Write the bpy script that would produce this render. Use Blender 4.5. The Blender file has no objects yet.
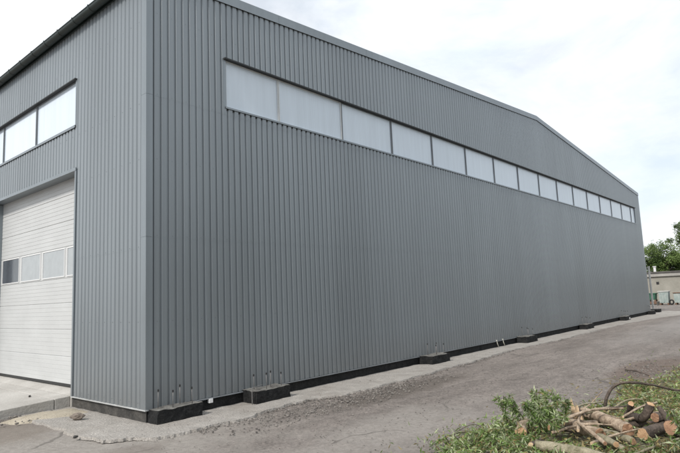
import bpy, math, random
from mathutils import Vector, Matrix, noise
random.seed(7)
rad = math.radians
SC = bpy.context.scene
COL = SC.collection

# ------------------------------------------------------------------ camera
R = Vector((0.0, 0.0, 0.0))
YAW, PITCH, ROLL, FPX = 0.7115214, 0.1269407, -0.0425770, 552.799
fw = Vector((math.cos(YAW) * math.cos(PITCH), math.sin(YAW) * math.cos(PITCH), math.sin(PITCH)))
rt = Vector((math.sin(YAW), -math.cos(YAW), 0)); up = rt.cross(fw)
R_ = math.cos(ROLL) * rt + math.sin(ROLL) * up
U_ = -math.sin(ROLL) * rt + math.cos(ROLL) * up
cd = bpy.data.cameras.new('camera'); cam = bpy.data.objects.new('camera', cd); COL.objects.link(cam)
M = Matrix((R_, U_, -fw)).transposed().to_4x4(); M.translation = Vector((-4.632, -8.09, 1.81))
cam.matrix_world = M
cd.sensor_width = 36; cd.lens = FPX / 680 * 36; cd.clip_start = .05; cd.clip_end = 3000
SC.camera = cam

# ------------------------------------------------------------------ sky, sun, exposure
SUN_EL, SUN_AZ = rad(44), rad(184)        # azimuth of the direction TOWARDS the sun, measured from +x
W = bpy.data.worlds.new('World'); SC.world = W; W.use_nodes = True
nt = W.node_tree; nt.nodes.clear()
def N(t, ty, **k):
    n = t.nodes.new(ty)
    for a, b in k.items():
        if a.startswith('i_'): n.inputs[a[2:].replace('_', ' ')].default_value = b
        else: setattr(n, a, b)
    return n
out = N(nt, 'ShaderNodeOutputWorld'); bg = N(nt, 'ShaderNodeBackground'); bg.inputs[1].default_value = .1
sky = N(nt, 'ShaderNodeTexSky', sky_type='NISHITA', sun_disc=False)
sky.sun_elevation = SUN_EL; sky.sun_rotation = math.pi / 2 - SUN_AZ
sky.air_density = 1.0; sky.dust_density = 2.0
tc = N(nt, 'ShaderNodeTexCoord'); mp = N(nt, 'ShaderNodeMapping'); mp.inputs['Scale'].default_value = (1, 1, 2.6)
mp.inputs['Location'].default_value = (.3, .1, .2)
n1 = N(nt, 'ShaderNodeTexNoise', i_Scale=2.3, i_Detail=9.0, i_Roughness=.58, i_Distortion=.35)
cr = N(nt, 'ShaderNodeValToRGB'); cr.color_ramp.elements[0].position = .37; cr.color_ramp.elements[1].position = .60
cr.color_ramp.elements[0].color = (.60, .60, .60, 1); cr.color_ramp.elements[1].color = (1, 1, 1, 1)
n2 = N(nt, 'ShaderNodeTexNoise', i_Scale=5.0, i_Detail=8.0, i_Roughness=.6)
cc = N(nt, 'ShaderNodeValToRGB'); cc.color_ramp.elements[0].position = .3; cc.color_ramp.elements[1].position = .68
cc.color_ramp.elements[0].color = (7.9, 8.5, 9.0, 1); cc.color_ramp.elements[1].color = (8.9, 9.0, 9.1, 1)
mx = N(nt, 'ShaderNodeMix', data_type='RGBA')
L = nt.links.new
L(tc.outputs['Generated'], mp.inputs[0]); L(mp.outputs[0], n1.inputs['Vector']); L(mp.outputs[0], n2.inputs['Vector'])
L(n1.outputs['Fac'], cr.inputs[0]); L(n2.outputs['Fac'], cc.inputs[0])
L(cr.outputs[0], mx.inputs['Factor']); L(sky.outputs[0], mx.inputs['A']); L(cc.outputs[0], mx.inputs['B'])
L(mx.outputs['Result'], bg.inputs[0]); L(bg.outputs[0], out.inputs[0])

sd = bpy.data.lights.new('sun', 'SUN'); sd.energy = 2.3; sd.angle = rad(7); sd.color = (1, .95, .88)
sun = bpy.data.objects.new('sun', sd); COL.objects.link(sun)
sdir = Vector((math.cos(SUN_EL) * math.cos(SUN_AZ), math.cos(SUN_EL) * math.sin(SUN_AZ), math.sin(SUN_EL)))
sun.rotation_euler = sdir.to_track_quat('Z', 'Y').to_euler(); sun.location = (0, 0, 40)
SC.view_settings.view_transform = 'Standard'; SC.view_settings.look = 'None'
SC.view_settings.gamma = 1; SC.view_settings.use_curve_mapping = False; SC.view_settings.exposure = 0.42

# ------------------------------------------------------------------ helpers
def tag(o, label=None, cat=None, group=None, kind=None):
    if label: o['label'] = label
    if cat: o['category'] = cat
    if group: o['group'] = group
    if kind: o['kind'] = kind
    return o
def empty(name, loc=(0, 0, 0), **k):
    o = bpy.data.objects.new(name, None); o.location = loc; COL.objects.link(o); o.empty_display_size = .2
    return tag(o, **k)
def smooth(me, on=True):
    me.polygons.foreach_set('use_smooth', [on] * len(me.polygons))
class MB:
    def __init__(s): s.v = []; s.f = []; s.m = []; s.mi = 0
    def add(s, vs, fs):
        b = len(s.v); s.v += [tuple(p) for p in vs]; s.f += [tuple(b + i for i in f) for f in fs]; s.m += [s.mi] * len(fs)
    def quad(s, a, b, c, d): s.add([a, b, c, d], [(0, 1, 2, 3)])
    def box(s, x0, x1, y0, y1, z0, z1):
        s.add([(x0, y0, z0), (x1, y0, z0), (x1, y1, z0), (x0, y1, z0), (x0, y0, z1), (x1, y0, z1), (x1, y1, z1), (x0, y1, z1)],
              [(0, 3, 2, 1), (4, 5, 6, 7), (0, 1, 5, 4), (1, 2, 6, 5), (2, 3, 7, 6), (3, 0, 4, 7)])
    def prism(s, poly, z0, z1):     # poly of (x, y), counter-clockwise
        n = len(poly); s.add([(x, y, z0) for x, y in poly] + [(x, y, z1) for x, y in poly],
              [tuple(range(n))[::-1], tuple(range(n, 2 * n))] + [(i, (i + 1) % n, n + (i + 1) % n, n + i) for i in range(n)])
    def sweep(s, ring_a, ring_b):   # two matching rings of points, closed solid
        n = len(ring_a); s.add(list(ring_a) + list(ring_b), [tuple(range(n))[::-1], tuple(range(n, 2 * n))] + [(i, (i + 1) % n, n + (i + 1) % n, n + i) for i in range(n)])
    def tube(s, pts, rads, n=8, caps=True, lump=0, seed=0):
        pts = [Vector(p) for p in pts]; k = len(pts)
        if not hasattr(rads, '__len__'): rads = [rads] * k
        vs = []; fs = []; ref = None
        for i, p in enumerate(pts):
            t = (pts[min(i + 1, k - 1)] - pts[max(i - 1, 0)]).normalized()
            if ref is None: ref = t.orthogonal().normalized()
            ref = (ref - t * ref.dot(t)).normalized(); bn = t.cross(ref)
            for j in range(n):
                a = 2 * math.pi * j / n
                d = ref * math.cos(a) + bn * math.sin(a)
                r = rads[i] * (1 + (lump * noise.noise(p * 9 + d * 1.3 + Vector((seed, 0, 0))) if lump else 0))
                vs.append(p + d * r)
        for i in range(k - 1):
            for j in range(n):
                fs.append((i * n + j, i * n + (j + 1) % n, (i + 1) * n + (j + 1) % n, (i + 1) * n + j))
        if caps: fs.append(tuple(range(n))[::-1]); fs.append(tuple(range((k - 1) * n, k * n)))
        s.add(vs, fs)
    def build(s, name, mat, parent=None, sm=False, bevel=0):
        me = bpy.data.meshes.new(name); me.from_pydata(s.v, [], s.f); me.validate()
        for m in (mat if isinstance(mat, list) else [mat]): me.materials.append(m)
        if isinstance(mat, list) and len(me.polygons) == len(s.m): me.polygons.foreach_set('material_index', s.m)
        if sm: smooth(me)
        me.update()
        o = bpy.data.objects.new(name, me); COL.objects.link(o)
        if parent: o.parent = parent; o.matrix_parent_inverse = Matrix.Translation(-parent.location)
        if bevel:
            b = o.modifiers.new('bevel', 'BEVEL'); b.width = bevel; b.segments = 2; b.limit_method = 'ANGLE'
        return o
def interp(pts, n):                 # Catmull-Rom through the points
    P = [Vector(p) for p in pts]; P = [P[0] * 2 - P[1]] + P + [P[-1] * 2 - P[-2]]; o = []
    for i in range(1, len(P) - 2):
        for j in range(n):
            t = j / n; a, b, c, d = P[i - 1:i + 3]
            o.append(.5 * ((2 * b) + (c - a) * t + (2 * a - 5 * b + 4 * c - d) * t * t + (3 * b - a - 3 * c + d) * t ** 3))
    o.append(P[-2]); return o

# ------------------------------------------------------------------ materials
def mat(name, col, rough=.6, metal=0, var=.12, scale=3.0, col2=None, bump=0, bscale=30, spec=.5, stretch=None, island=0, coord='Object', fine=0):
    m = bpy.data.materials.new(name); m.use_nodes = True; t = m.node_tree; b = t.nodes['Principled BSDF']; l = t.links.new
    b.inputs['Roughness'].default_value = rough; b.inputs['Metallic'].default_value = metal; b.inputs['Specular IOR Level'].default_value = spec
    c = N(t, 'ShaderNodeTexCoord'); mp = N(t, 'ShaderNodeMapping'); l(c.outputs[coord], mp.inputs[0])
    if stretch: mp.inputs['Scale'].default_value = stretch
    n = N(t, 'ShaderNodeTexNoise', i_Scale=scale, i_Detail=8.0, i_Roughness=.6); l(mp.outputs[0], n.inputs['Vector'])
    r = N(t, 'ShaderNodeValToRGB'); r.color_ramp.elements[0].position = .3; r.color_ramp.elements[1].position = .7
    a = Vector(col); z = Vector(col2) if col2 else a * (1 + var)
    if not col2: a = a * (1 - var)
    r.color_ramp.elements[0].color = (*a, 1); r.color_ramp.elements[1].color = (*z, 1)
    l(n.outputs['Fac'], r.inputs[0]); src = r.outputs[0]
    if fine:
        nf = N(t, 'ShaderNodeTexNoise', i_Scale=bscale * 1.7, i_Detail=6.0, i_Roughness=.7); l(mp.outputs[0], nf.inputs['Vector'])
        mr = N(t, 'ShaderNodeMapRange'); mr.inputs['From Min'].default_value = .3; mr.inputs['From Max'].default_value = .7
        mr.inputs['To Min'].default_value = 1 - fine; mr.inputs['To Max'].default_value = 1 + fine
        l(nf.outputs['Fac'], mr.inputs[0]); vm = N(t, 'ShaderNodeVectorMath', operation='SCALE'); l(src, vm.inputs[0]); l(mr.outputs[0], vm.inputs['Scale']); src = vm.outputs[0]
    if island:
        g = N(t, 'ShaderNodeNewGeometry'); mr = N(t, 'ShaderNodeMapRange'); mr.inputs['To Min'].default_value = 1 - island; mr.inputs['To Max'].default_value = 1 + island
        l(g.outputs['Random Per Island'], mr.inputs[0]); vm = N(t, 'ShaderNodeVectorMath', operation='SCALE'); l(src, vm.inputs[0]); l(mr.outputs[0], vm.inputs['Scale']); src = vm.outputs[0]
    l(src, b.inputs['Base Color'])
    if bump:
        bn = N(t, 'ShaderNodeTexNoise', i_Scale=bscale, i_Detail=6.0); l(mp.outputs[0], bn.inputs['Vector'])
        bb = N(t, 'ShaderNodeBump', i_Strength=bump, i_Distance=.02); l(bn.outputs['Fac'], bb.inputs['Height']); l(bb.outputs[0], b.inputs['Normal'])
    return m
def leafmat(name, col, col2, trans=.35, island=.45, rough=.5):
    m = mat(name, col, rough, col2=col2, scale=1.4, island=island, spec=.35)
    t = m.node_tree; b = t.nodes['Principled BSDF']; o = t.nodes['Material Output']
    tr = N(t, 'ShaderNodeBsdfTranslucent'); mxs = N(t, 'ShaderNodeMixShader'); mxs.inputs[0].default_value = trans
    t.links.new(b.inputs['Base Color'].links[0].from_socket, tr.inputs[0])
    t.links.new(b.outputs[0], mxs.inputs[1]); t.links.new(tr.outputs[0], mxs.inputs[2]); t.links.new(mxs.outputs[0], o.inputs[0])
    return m

clad = mat('painted_cladding', (.235, .262, .281), .38, metal=.35, var=.05, scale=.5, bump=.05, bscale=.9, spec=.5, stretch=(1, 1, .35))
trim = mat('painted_trim', (.232, .262, .284), .36, metal=.35, var=.05, scale=.8, bump=.06, bscale=1.2)
def weather(m, period, dirt=True):
    t = m.node_tree; b = t.nodes['Principled BSDF']; l = t.links.new; src = b.inputs['Base Color'].links[0].from_socket
    c = N(t, 'ShaderNodeTexCoord'); sx = N(t, 'ShaderNodeSeparateXYZ'); l(c.outputs['Object'], sx.inputs[0])
    a = N(t, 'ShaderNodeMath', operation='ADD'); l(sx.outputs[0], a.inputs[0]); l(sx.outputs[1], a.inputs[1])
    d = N(t, 'ShaderNodeMath', operation='DIVIDE'); l(a.outputs[0], d.inputs[0]); d.inputs[1].default_value = period
    f = N(t, 'ShaderNodeMath', operation='FLOOR'); l(d.outputs[0], f.inputs[0])
    w = N(t, 'ShaderNodeTexWhiteNoise', noise_dimensions='1D'); l(f.outputs[0], w.inputs['W'])
    mp = N(t, 'ShaderNodeMapping'); mp.inputs['Scale'].default_value = (9, 9, .28); l(c.outputs['Object'], mp.inputs[0])
    n = N(t, 'ShaderNodeTexNoise', i_Scale=1.0, i_Detail=6.0); l(mp.outputs[0], n.inputs['Vector'])
    m1 = N(t, 'ShaderNodeMapRange'); m1.inputs['To Min'].default_value = .965; m1.inputs['To Max'].default_value = 1.035; l(w.outputs['Value'], m1.inputs[0])
    m2 = N(t, 'ShaderNodeMapRange'); m2.inputs['From Min'].default_value = .3; m2.inputs['From Max'].default_value = .7; m2.inputs['To Min'].default_value = .955; m2.inputs['To Max'].default_value = 1.045; l(n.outputs['Fac'], m2.inputs[0])
    q = N(t, 'ShaderNodeMath', operation='MULTIPLY'); l(m1.outputs[0], q.inputs[0]); l(m2.outputs[0], q.inputs[1])
    v = N(t, 'ShaderNodeVectorMath', operation='SCALE'); l(src, v.inputs[0]); l(q.outputs[0], v.inputs['Scale']); o = v.outputs[0]
    if dirt:
        z = N(t, 'ShaderNodeMapRange'); z.inputs['From Min'].default_value = .2; z.inputs['From Max'].default_value = .95; z.inputs['To Min'].default_value = .55; z.inputs['To Max'].default_value = 0; l(sx.outputs[2], z.inputs[0])
        n3 = N(t, 'ShaderNodeTexNoise', i_Scale=5.0, i_Detail=9.0, i_Roughness=.7); l(c.outputs['Object'], n3.inputs['Vector'])
        k = N(t, 'ShaderNodeMath', operation='MULTIPLY'); l(z.outputs[0], k.inputs[0]); l(n3.outputs['Fac'], k.inputs[1])
        x = N(t, 'ShaderNodeMix', data_type='RGBA'); l(k.outputs[0], x.inputs['Factor']); l(o, x.inputs['A']); x.inputs['B'].default_value = (.17, .155, .14, 1); o = x.outputs['Result']
    l(o, b.inputs['Base Color'])
weather(clad, 1.12); weather(trim, 3.1)
flash = mat('bare_drip_flashing', (.42, .43, .43), .45, var=.2, scale=4)
gutm = mat('dark_green_gutter', (.022, .034, .032), .4, var=.2, scale=4)
soff = mat('dark_lining', (.035, .038, .04), .7, var=.2)
poly = mat('milky_polycarbonate', (.64, .72, .80), .2, var=.045, scale=1.2, stretch=(6, 6, .5), spec=.5)
def multiwall(m):
    t = m.node_tree; b = t.nodes['Principled BSDF']; l = t.links.new; src = b.inputs['Base Color'].links[0].from_socket
    c = N(t, 'ShaderNodeTexCoord'); sx = N(t, 'ShaderNodeSeparateXYZ'); l(c.outputs['Object'], sx.inputs[0])
    a = N(t, 'ShaderNodeMath', operation='ADD'); l(sx.outputs[0], a.inputs[0]); l(sx.outputs[1], a.inputs[1])
    k = N(t, 'ShaderNodeMath', operation='MULTIPLY'); l(a.outputs[0], k.inputs[0]); k.inputs[1].default_value = 2 * math.pi / .032
    si = N(t, 'ShaderNodeMath', operation='SINE'); l(k.outputs[0], si.inputs[0])
    m1 = N(t, 'ShaderNodeMapRange'); m1.inputs['From Min'].default_value = -1; m1.inputs['To Min'].default_value = .95; m1.inputs['To Max'].default_value = 1.03; l(si.outputs[0], m1.inputs[0])
    oi = N(t, 'ShaderNodeObjectInfo'); m2 = N(t, 'ShaderNodeMapRange'); m2.inputs['To Min'].default_value = .93; m2.inputs['To Max'].default_value = 1.05; l(oi.outputs['Random'], m2.inputs[0])
    q = N(t, 'ShaderNodeMath', operation='MULTIPLY'); l(m1.outputs[0], q.inputs[0]); l(m2.outputs[0], q.inputs[1])
    v = N(t, 'ShaderNodeVectorMath', operation='SCALE'); l(src, v.inputs[0]); l(q.outputs[0], v.inputs['Scale']); l(v.outputs[0], b.inputs['Base Color'])
multiwall(poly)
alu = mat('aluminium_profile', (.55, .57, .58), .4, var=.1)
alud = mat('grey_mullion', (.14, .155, .17), .4, var=.1)
roofm = mat('roof_sheet', (.2, .22, .24), .4, var=.1)
doorm = mat('white_door_sheet', (.50, .51, .51), .42, var=.05, scale=1.3, stretch=(1, 1, 2.0))
doorfr = mat('white_window_frame', (.72, .72, .72), .4, var=.03)
frost = mat('frosted_glass', (.36, .385, .40), .25, var=.07, scale=5)
darkgl = mat('dark_glass', (.075, .085, .10), .12, var=.2, scale=2)
rubber = mat('rubber_seal', (.03, .03, .03), .7)
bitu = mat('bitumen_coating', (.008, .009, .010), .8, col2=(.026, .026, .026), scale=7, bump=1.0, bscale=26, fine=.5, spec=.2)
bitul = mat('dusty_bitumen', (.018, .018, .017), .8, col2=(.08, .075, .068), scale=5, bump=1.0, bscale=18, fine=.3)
padtop = mat('dusty_concrete_top', (.07, .067, .062), .9, col2=(.21, .205, .19), scale=6, bump=.6, bscale=30, fine=.3)
rust = mat('rusty_steel', (.10, .055, .035), .7, col2=(.2, .12, .08), scale=20)
steel = mat('grey_steel_rod', (.12, .12, .125), .5, col2=(.22, .21, .2), scale=15)
cap = mat('black_cap', (.015, .015, .016), .6)
conc = mat('apron_concrete', (.34, .325, .30), .9, col2=(.47, .455, .43), scale=1.6, bump=.5, bscale=22, fine=.10)

# ------------------------------------------------------------------ ground
def ground_material():
    m = bpy.data.materials.new('dusty_asphalt'); m.use_nodes = True; t = m.node_tree; b = t.nodes['Principled BSDF']; l = t.links.new
    c = N(t, 'ShaderNodeTexCoord'); P = c.outputs['Object']
    def noi(s, d=8.0, r=.6, st=None):
        n = N(t, 'ShaderNodeTexNoise', i_Scale=s, i_Detail=d, i_Roughness=r)
        if st:
            mp = N(t, 'ShaderNodeMapping'); mp.inputs['Scale'].default_value = st; l(P, mp.inputs[0]); l(mp.outputs[0], n.inputs['Vector'])
        else: l(P, n.inputs['Vector'])
        return n.outputs['Fac']
    def ramp(f, p0, p1, c0, c1):
        r = N(t, 'ShaderNodeValToRGB'); e = r.color_ramp.elements; e[0].position = p0; e[1].position = p1
        e[0].color = (*c0, 1) if hasattr(c0, '__len__') else (c0, c0, c0, 1); e[1].color = (*c1, 1) if hasattr(c1, '__len__') else (c1, c1, c1, 1)
        l(f, r.inputs[0]); return r.outputs[0]
    def mix(f, a, bb, mode='MIX'):
        x = N(t, 'ShaderNodeMix', data_type='RGBA', blend_type=mode)
        for s_, v in ((x.inputs['Factor'], f), (x.inputs['A'], a), (x.inputs['B'], bb)):
            if hasattr(v, 'links'): l(v, s_)
            elif hasattr(v, '__len__'): s_.default_value = (*v, 1)
            else: s_.default_value = v
        return x.outputs['Result']
    def mth(op, a, bb):
        x = N(t, 'ShaderNodeMath', operation=op)
        for i, v in enumerate((a, bb)):
            if hasattr(v, 'links'): l(v, x.inputs[i])
            else: x.inputs[i].default_value = v
        return x.outputs[0]
    base = ramp(noi(.55, 9, .62, (.45, 1.1, 1)), .3, .7, (.158, .139, .126), (.25, .222, .203))
    fine = ramp(noi(26, 9, .78), .32, .68, .6, 1.4)
    base = mix(1.0, base, fine, 'MULTIPLY')
    base = mix(1.0, base, ramp(noi(6.5, 8, .72), .34, .66, .80, 1.2), 'MULTIPLY')
    base = mix(1.0, base, ramp(noi(1.7, 6, .6, (.35, 1.8, 1)), .36, .64, .88, 1.12), 'MULTIPLY')
    # pale aggregate specks and dark specks
    v = N(t, 'ShaderNodeTexVoronoi', i_Scale=38.0); l(P, v.inputs['Vector'])
    base = mix(mth('MULTIPLY', ramp(v.outputs['Distance'], .12, .3, 1.0, 0.0), .35), base, ramp(noi(9, 2), .4, .6, (.08, .07, .065), (.48, .45, .42)))
    # dusty pale zone by the near left corner and by the far end of the wall, dark damp dirt patches
    sx = N(t, 'ShaderNodeSeparateXYZ'); l(P, sx.inputs[0]); X, Y = sx.outputs[0], sx.outputs[1]
    def blob(cx, cy, rx, ry, wob=.5, ns=1.3, soft=.35):
        dx = mth('DIVIDE', mth('SUBTRACT', X, cx), rx); dy = mth('DIVIDE', mth('SUBTRACT', Y, cy), ry)
        d = mth('SQRT', mth('ADD', mth('MULTIPLY', dx, dx), mth('MULTIPLY', dy, dy)), 0.0)
        d = mth('ADD', d, mth('MULTIPLY', mth('SUBTRACT', noi(ns, 8, .65), .5), wob * 2))
        return ramp(d, 1 - soft, 1.0, 1.0, 0.0)
    base = mix(mth('MULTIPLY', blob(-2.0, -.5, 4.2, 3.0, .6, 1.6, .6), .9), base, ramp(noi(14, 8, .7), .3, .7, (.24, .22, .20), (.37, .345, .315)))
    base = mix(mth('MULTIPLY', blob(1.8, -3.4, 2.8, 1.1, .8, 1.5, .7), .75), base, ramp(noi(16, 8, .7), .3, .7, (.24, .22, .20), (.36, .335, .31)))
    base = mix(mth('MULTIPLY', blob(4.6, -1.75, 2.6, .55, .55, 2.2), .7), base, ramp(noi(9, 8, .7), .3, .7, (.085, .072, .062), (.15, .13, .113)))
    base = mix(mth('MULTIPLY', blob(-1.55, 1.5, .8, 1.1, .5, 2.0), .5), base, (.2, .17, .14))
    base = mix(mth('MULTIPLY', blob(-1.35, -1.25, 1.1, .45, .6, 2.4), .45), base, (.17, .145, .125))
    base = mix(mth('MULTIPLY', blob(25, -3.2, 14, 1.6, .5, .5, .7), .55), base, ramp(noi(6, 8, .7), .3, .7, (.26, .245, .235), (.34, .325, .31)))
    base = mix(mth('MULTIPLY', blob(9.0, -5.0, 2.6, .7, .6, 1.6), .7), base, ramp(noi(12, 8, .7), .3, .7, (.10, .07, .055), (.2, .155, .13)))
    # hairline cracks
    vc = N(t, 'ShaderNodeTexVoronoi', feature='DISTANCE_TO_EDGE', i_Scale=.42); 
    mpc = N(t, 'ShaderNodeMix', data_type='RGBA', blend_type='ADD'); mpc.inputs['Factor'].default_value = .35
    nv = N(t, 'ShaderNodeTexNoise', i_Scale=2.2, i_Detail=6.0); l(P, nv.inputs['Vector']); l(P, mpc.inputs['A']); l(nv.outputs['Color'], mpc.inputs['B']); l(mpc.outputs['Result'], vc.inputs['Vector'])
    crk = mth('MULTIPLY', ramp(vc.outputs['Distance'], .004, .012, 1.0, 0.0), ramp(noi(.8, 3), .5, .6, 0.0, .5))
    base = mix(crk, base, (.06, .053, .048))
    l(base, b.inputs['Base Color']); b.inputs['Roughness'].default_value = .92; b.inputs['Specular IOR Level'].default_value = .25
    bb = N(t, 'ShaderNodeBump', i_Strength=.9, i_Distance=.02); l(mth('ADD', noi(22, 9, .75), mth('MULTIPLY', noi(3, 4), 1.5)), bb.inputs['Height']); l(bb.outputs[0], b.inputs['Normal'])
    return m
gm = ground_material()
g = MB()
xs = [-900, -200, -60, -20, -12] + [-9 + i * .25 for i in range(121)] + [30, 45, 60, 100, 300, 1200]
ys = [-900, -200, -60, -20, -12] + [-9 + i * .25 for i in range(61)] + [9, 14, 25, 60, 200, 900]
for y in ys:
    for x in xs:
        z = 0
        if -9 < x < 21 and -9 < y < 6: z = .025 * (noise.noise(Vector((x * .7, y * .7, 0))) - .2) - .012
        g.v.append((x, y, z))
nx = len(xs)
for j in range(len(ys) - 1):
    for i in range(nx - 1):
        g.f.append((j * nx + i, j * nx + i + 1, (j + 1) * nx + i + 1, (j + 1) * nx + i))
ground = g.build('ground', gm, sm=True); tag(ground, 'dusty brown grey asphalt yard with dirt patches', kind='structure')

# pale cement strip along the walls, ragged broken edge
def cement_material():
    m = mat('pale_cement', (.33, .322, .308), .95, col2=(.46, .45, .435), scale=3.2, bump=1.0, bscale=30, fine=.3)
    t = m.node_tree; b = t.nodes['Principled BSDF']; l = t.links.new; src = b.inputs['Base Color'].links[0].from_socket
    c = N(t, 'ShaderNodeTexCoord'); v = N(t, 'ShaderNodeTexVoronoi', i_Scale=34.0); l(c.outputs['Object'], v.inputs['Vector'])
    r = N(t, 'ShaderNodeValToRGB'); r.color_ramp.elements[0].position = .1; r.color_ramp.elements[1].position = .42; r.color_ramp.elements[0].color = (1.15, 1.1, 1.05, 1); r.color_ramp.elements[1].color = (.72, .68, .64, 1)
    l(v.outputs['Distance'], r.inputs[0]); x = N(t, 'ShaderNodeMix', data_type='RGBA', blend_type='MULTIPLY'); x.inputs['Factor'].default_value = .8
    l(src, x.inputs['A']); l(r.outputs[0], x.inputs['B'])
    # earth trodden over it in patches
    n = N(t, 'ShaderNodeTexNoise', i_Scale=.9, i_Detail=9.0, i_Roughness=.68); l(c.outputs['Object'], n.inputs['Vector'])
    r2 = N(t, 'ShaderNodeValToRGB'); r2.color_ramp.elements[0].position = .52; r2.color_ramp.elements[1].position = .66; r2.color_ramp.elements[1].color = (.6, .6, .6, 1); r2.color_ramp.elements[0].color = (0, 0, 0, 1); l(n.outputs['Fac'], r2.inputs[0])
    y = N(t, 'ShaderNodeMix', data_type='RGBA'); l(r2.outputs[0], y.inputs['Factor']); l(x.outputs['Result'], y.inputs['A']); y.inputs['B'].default_value = (.25, .225, .20, 1)
    l(y.outputs['Result'], b.inputs['Base Color'])
    return m
edge = [(-.92, 2.62), (-.94, 1.9), (-.92, 1.22), (-.97, .39), (-.91, -.39), (-.65, -.72), (-.47, -.92), (-.22, -1.02), (.22, -1.09), (.8, -1.08), (1.48, -.98),
        (2.47, -.87), (3.01, -1.05), (3.73, -1.13), (5.09, -1.16), (7, -1.05), (8.83, -.96), (11.65, -.8), (15.2, -.9), (19, -.86), (23.16, -.9), (28.8, -1.3), (33, -2.1), (36.5, -2.2)]
outl = interp([(a, b, 0) for a, b in edge], 14)
ragged = [(p.x + .06 * noise.noise(Vector((p.x * 3.1, p.y * 3.1, 4))) + .04 * noise.noise(Vector((p.x * 14, p.y * 14, 2))),
           p.y + .10 * noise.noise(Vector((p.x * 2.3, p.y * 2.3, 9))) + .05 * noise.noise(Vector((p.x * 13, p.y * 13, 7)))) for p in outl]
s = MB(); K = 14
for i, (x, y) in enumerate(ragged):
    ix, iy = (max(x, .03), max(y, .03))
    if x < .03 and y > .03: ix, iy = .05, y
    elif y < .03 and x > .03: ix, iy = x, .05
    else: ix, iy = .05, .05
    if x > 33.2: ix, iy = x, 3.0
    for k in range(K + 1):
        t = k / K; px, py = x + (ix - x) * t, y + (iy - y) * t
        h = .02 + .012 * noise.noise(Vector((px * 4, py * 4, 1)))
        if k == 0: h = -.02
        if k == 1: px, py = x + (ix - x) * .012, y + (iy - y) * .012
        s.v.append((px, py, h))
for i in range(len(ragged) - 1):
    for k in range(K):
        a = i * (K + 1) + k; s.f.append((a, a + K + 1, a + K + 2, a + 1)[::-1])
strip = s.build('cement_strip', cement_material(), sm=False); tag(strip, 'pale rough cement strip along the foot of the hall', kind='structure')

# sandy dirt between the door apron and the cement strip
s = MB(); cx, cy = -.45, 2.15; ring = []
for i in range(40):
    a = i / 40 * 2 * math.pi; r = 1 + .22 * noise.noise(Vector((math.cos(a) * 1.7, math.sin(a) * 1.7, 3)))
    ring.append((cx + .75 * r * math.cos(a) - .2 * math.sin(a), cy + .5 * r * math.sin(a)))
ring = [(min(x, .03), y) for x, y in ring]
for (x, y) in ring: s.v.append((x, y, -.02))
for (x, y) in ring: s.v.append((cx + (x - cx) * .72, cy + (y - cy) * .72, .034 + .02 * noise.noise(Vector((x * 4, y * 4, 0)))))
s.v.append((cx, cy, .06))
for i in range(40): j = (i + 1) % 40; s.f.append((i, j, 40 + j, 40 + i)); s.f.append((40 + i, 40 + j, 80))
sand = s.build('sand', mat('sandy_dirt', (.33, .29, .225), .95, col2=(.43, .385, .31), scale=4, bump=.8, bscale=30, fine=.15), sm=True)
tag(sand, 'thin drift of yellowish sand beside the door ramp', kind='structure')

# door apron: ramp of concrete falling away from the threshold
s = MB()
def apz(x): return .215 + (x + .02) * .058
yr = lambda x: 2.63 - .03 * x
for (x0, x1, sg) in ((-1.7, -.3, 0), (-4.2, -1.71, 1)):
    for (a0, a1) in ((None, 5.05), (5.06, 8.2)):
        y00 = yr(x0) if a0 is None else a0; y01 = yr(x1) if a0 is None else a0
        s.add([(x0, y00, -.1), (x1, y01, -.1), (x1, a1, -.1), (x0, a1, -.1), (x0, y00, max(.0, apz(x0))), (x1, y01, apz(x1)), (x1, a1, apz(x1)), (x0, a1, max(.0, apz(x0)))],
              [(0, 3, 2, 1), (4, 5, 6, 7), (0, 1, 5, 4), (1, 2, 6, 5), (2, 3, 7, 6), (3, 0, 4, 7)])
s.add([(-.29, yr(-.29), -.1), (-.025, yr(0), -.1), (-.025, 8.2, -.1), (-.29, 8.2, -.1), (-.29, yr(-.29), apz(-.29)), (-.025, yr(0), apz(0)), (-.025, 8.2, apz(0)), (-.29, 8.2, apz(-.29))],
      [(0, 3, 2, 1), (4, 5, 6, 7), (0, 1, 5, 4), (1, 2, 6, 5), (2, 3, 7, 6), (3, 0, 4, 7)])
ap = s.build('door_apron', conc, bevel=.012); tag(ap, 'sloping pale concrete ramp in front of the roller door', kind='structure')

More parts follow.
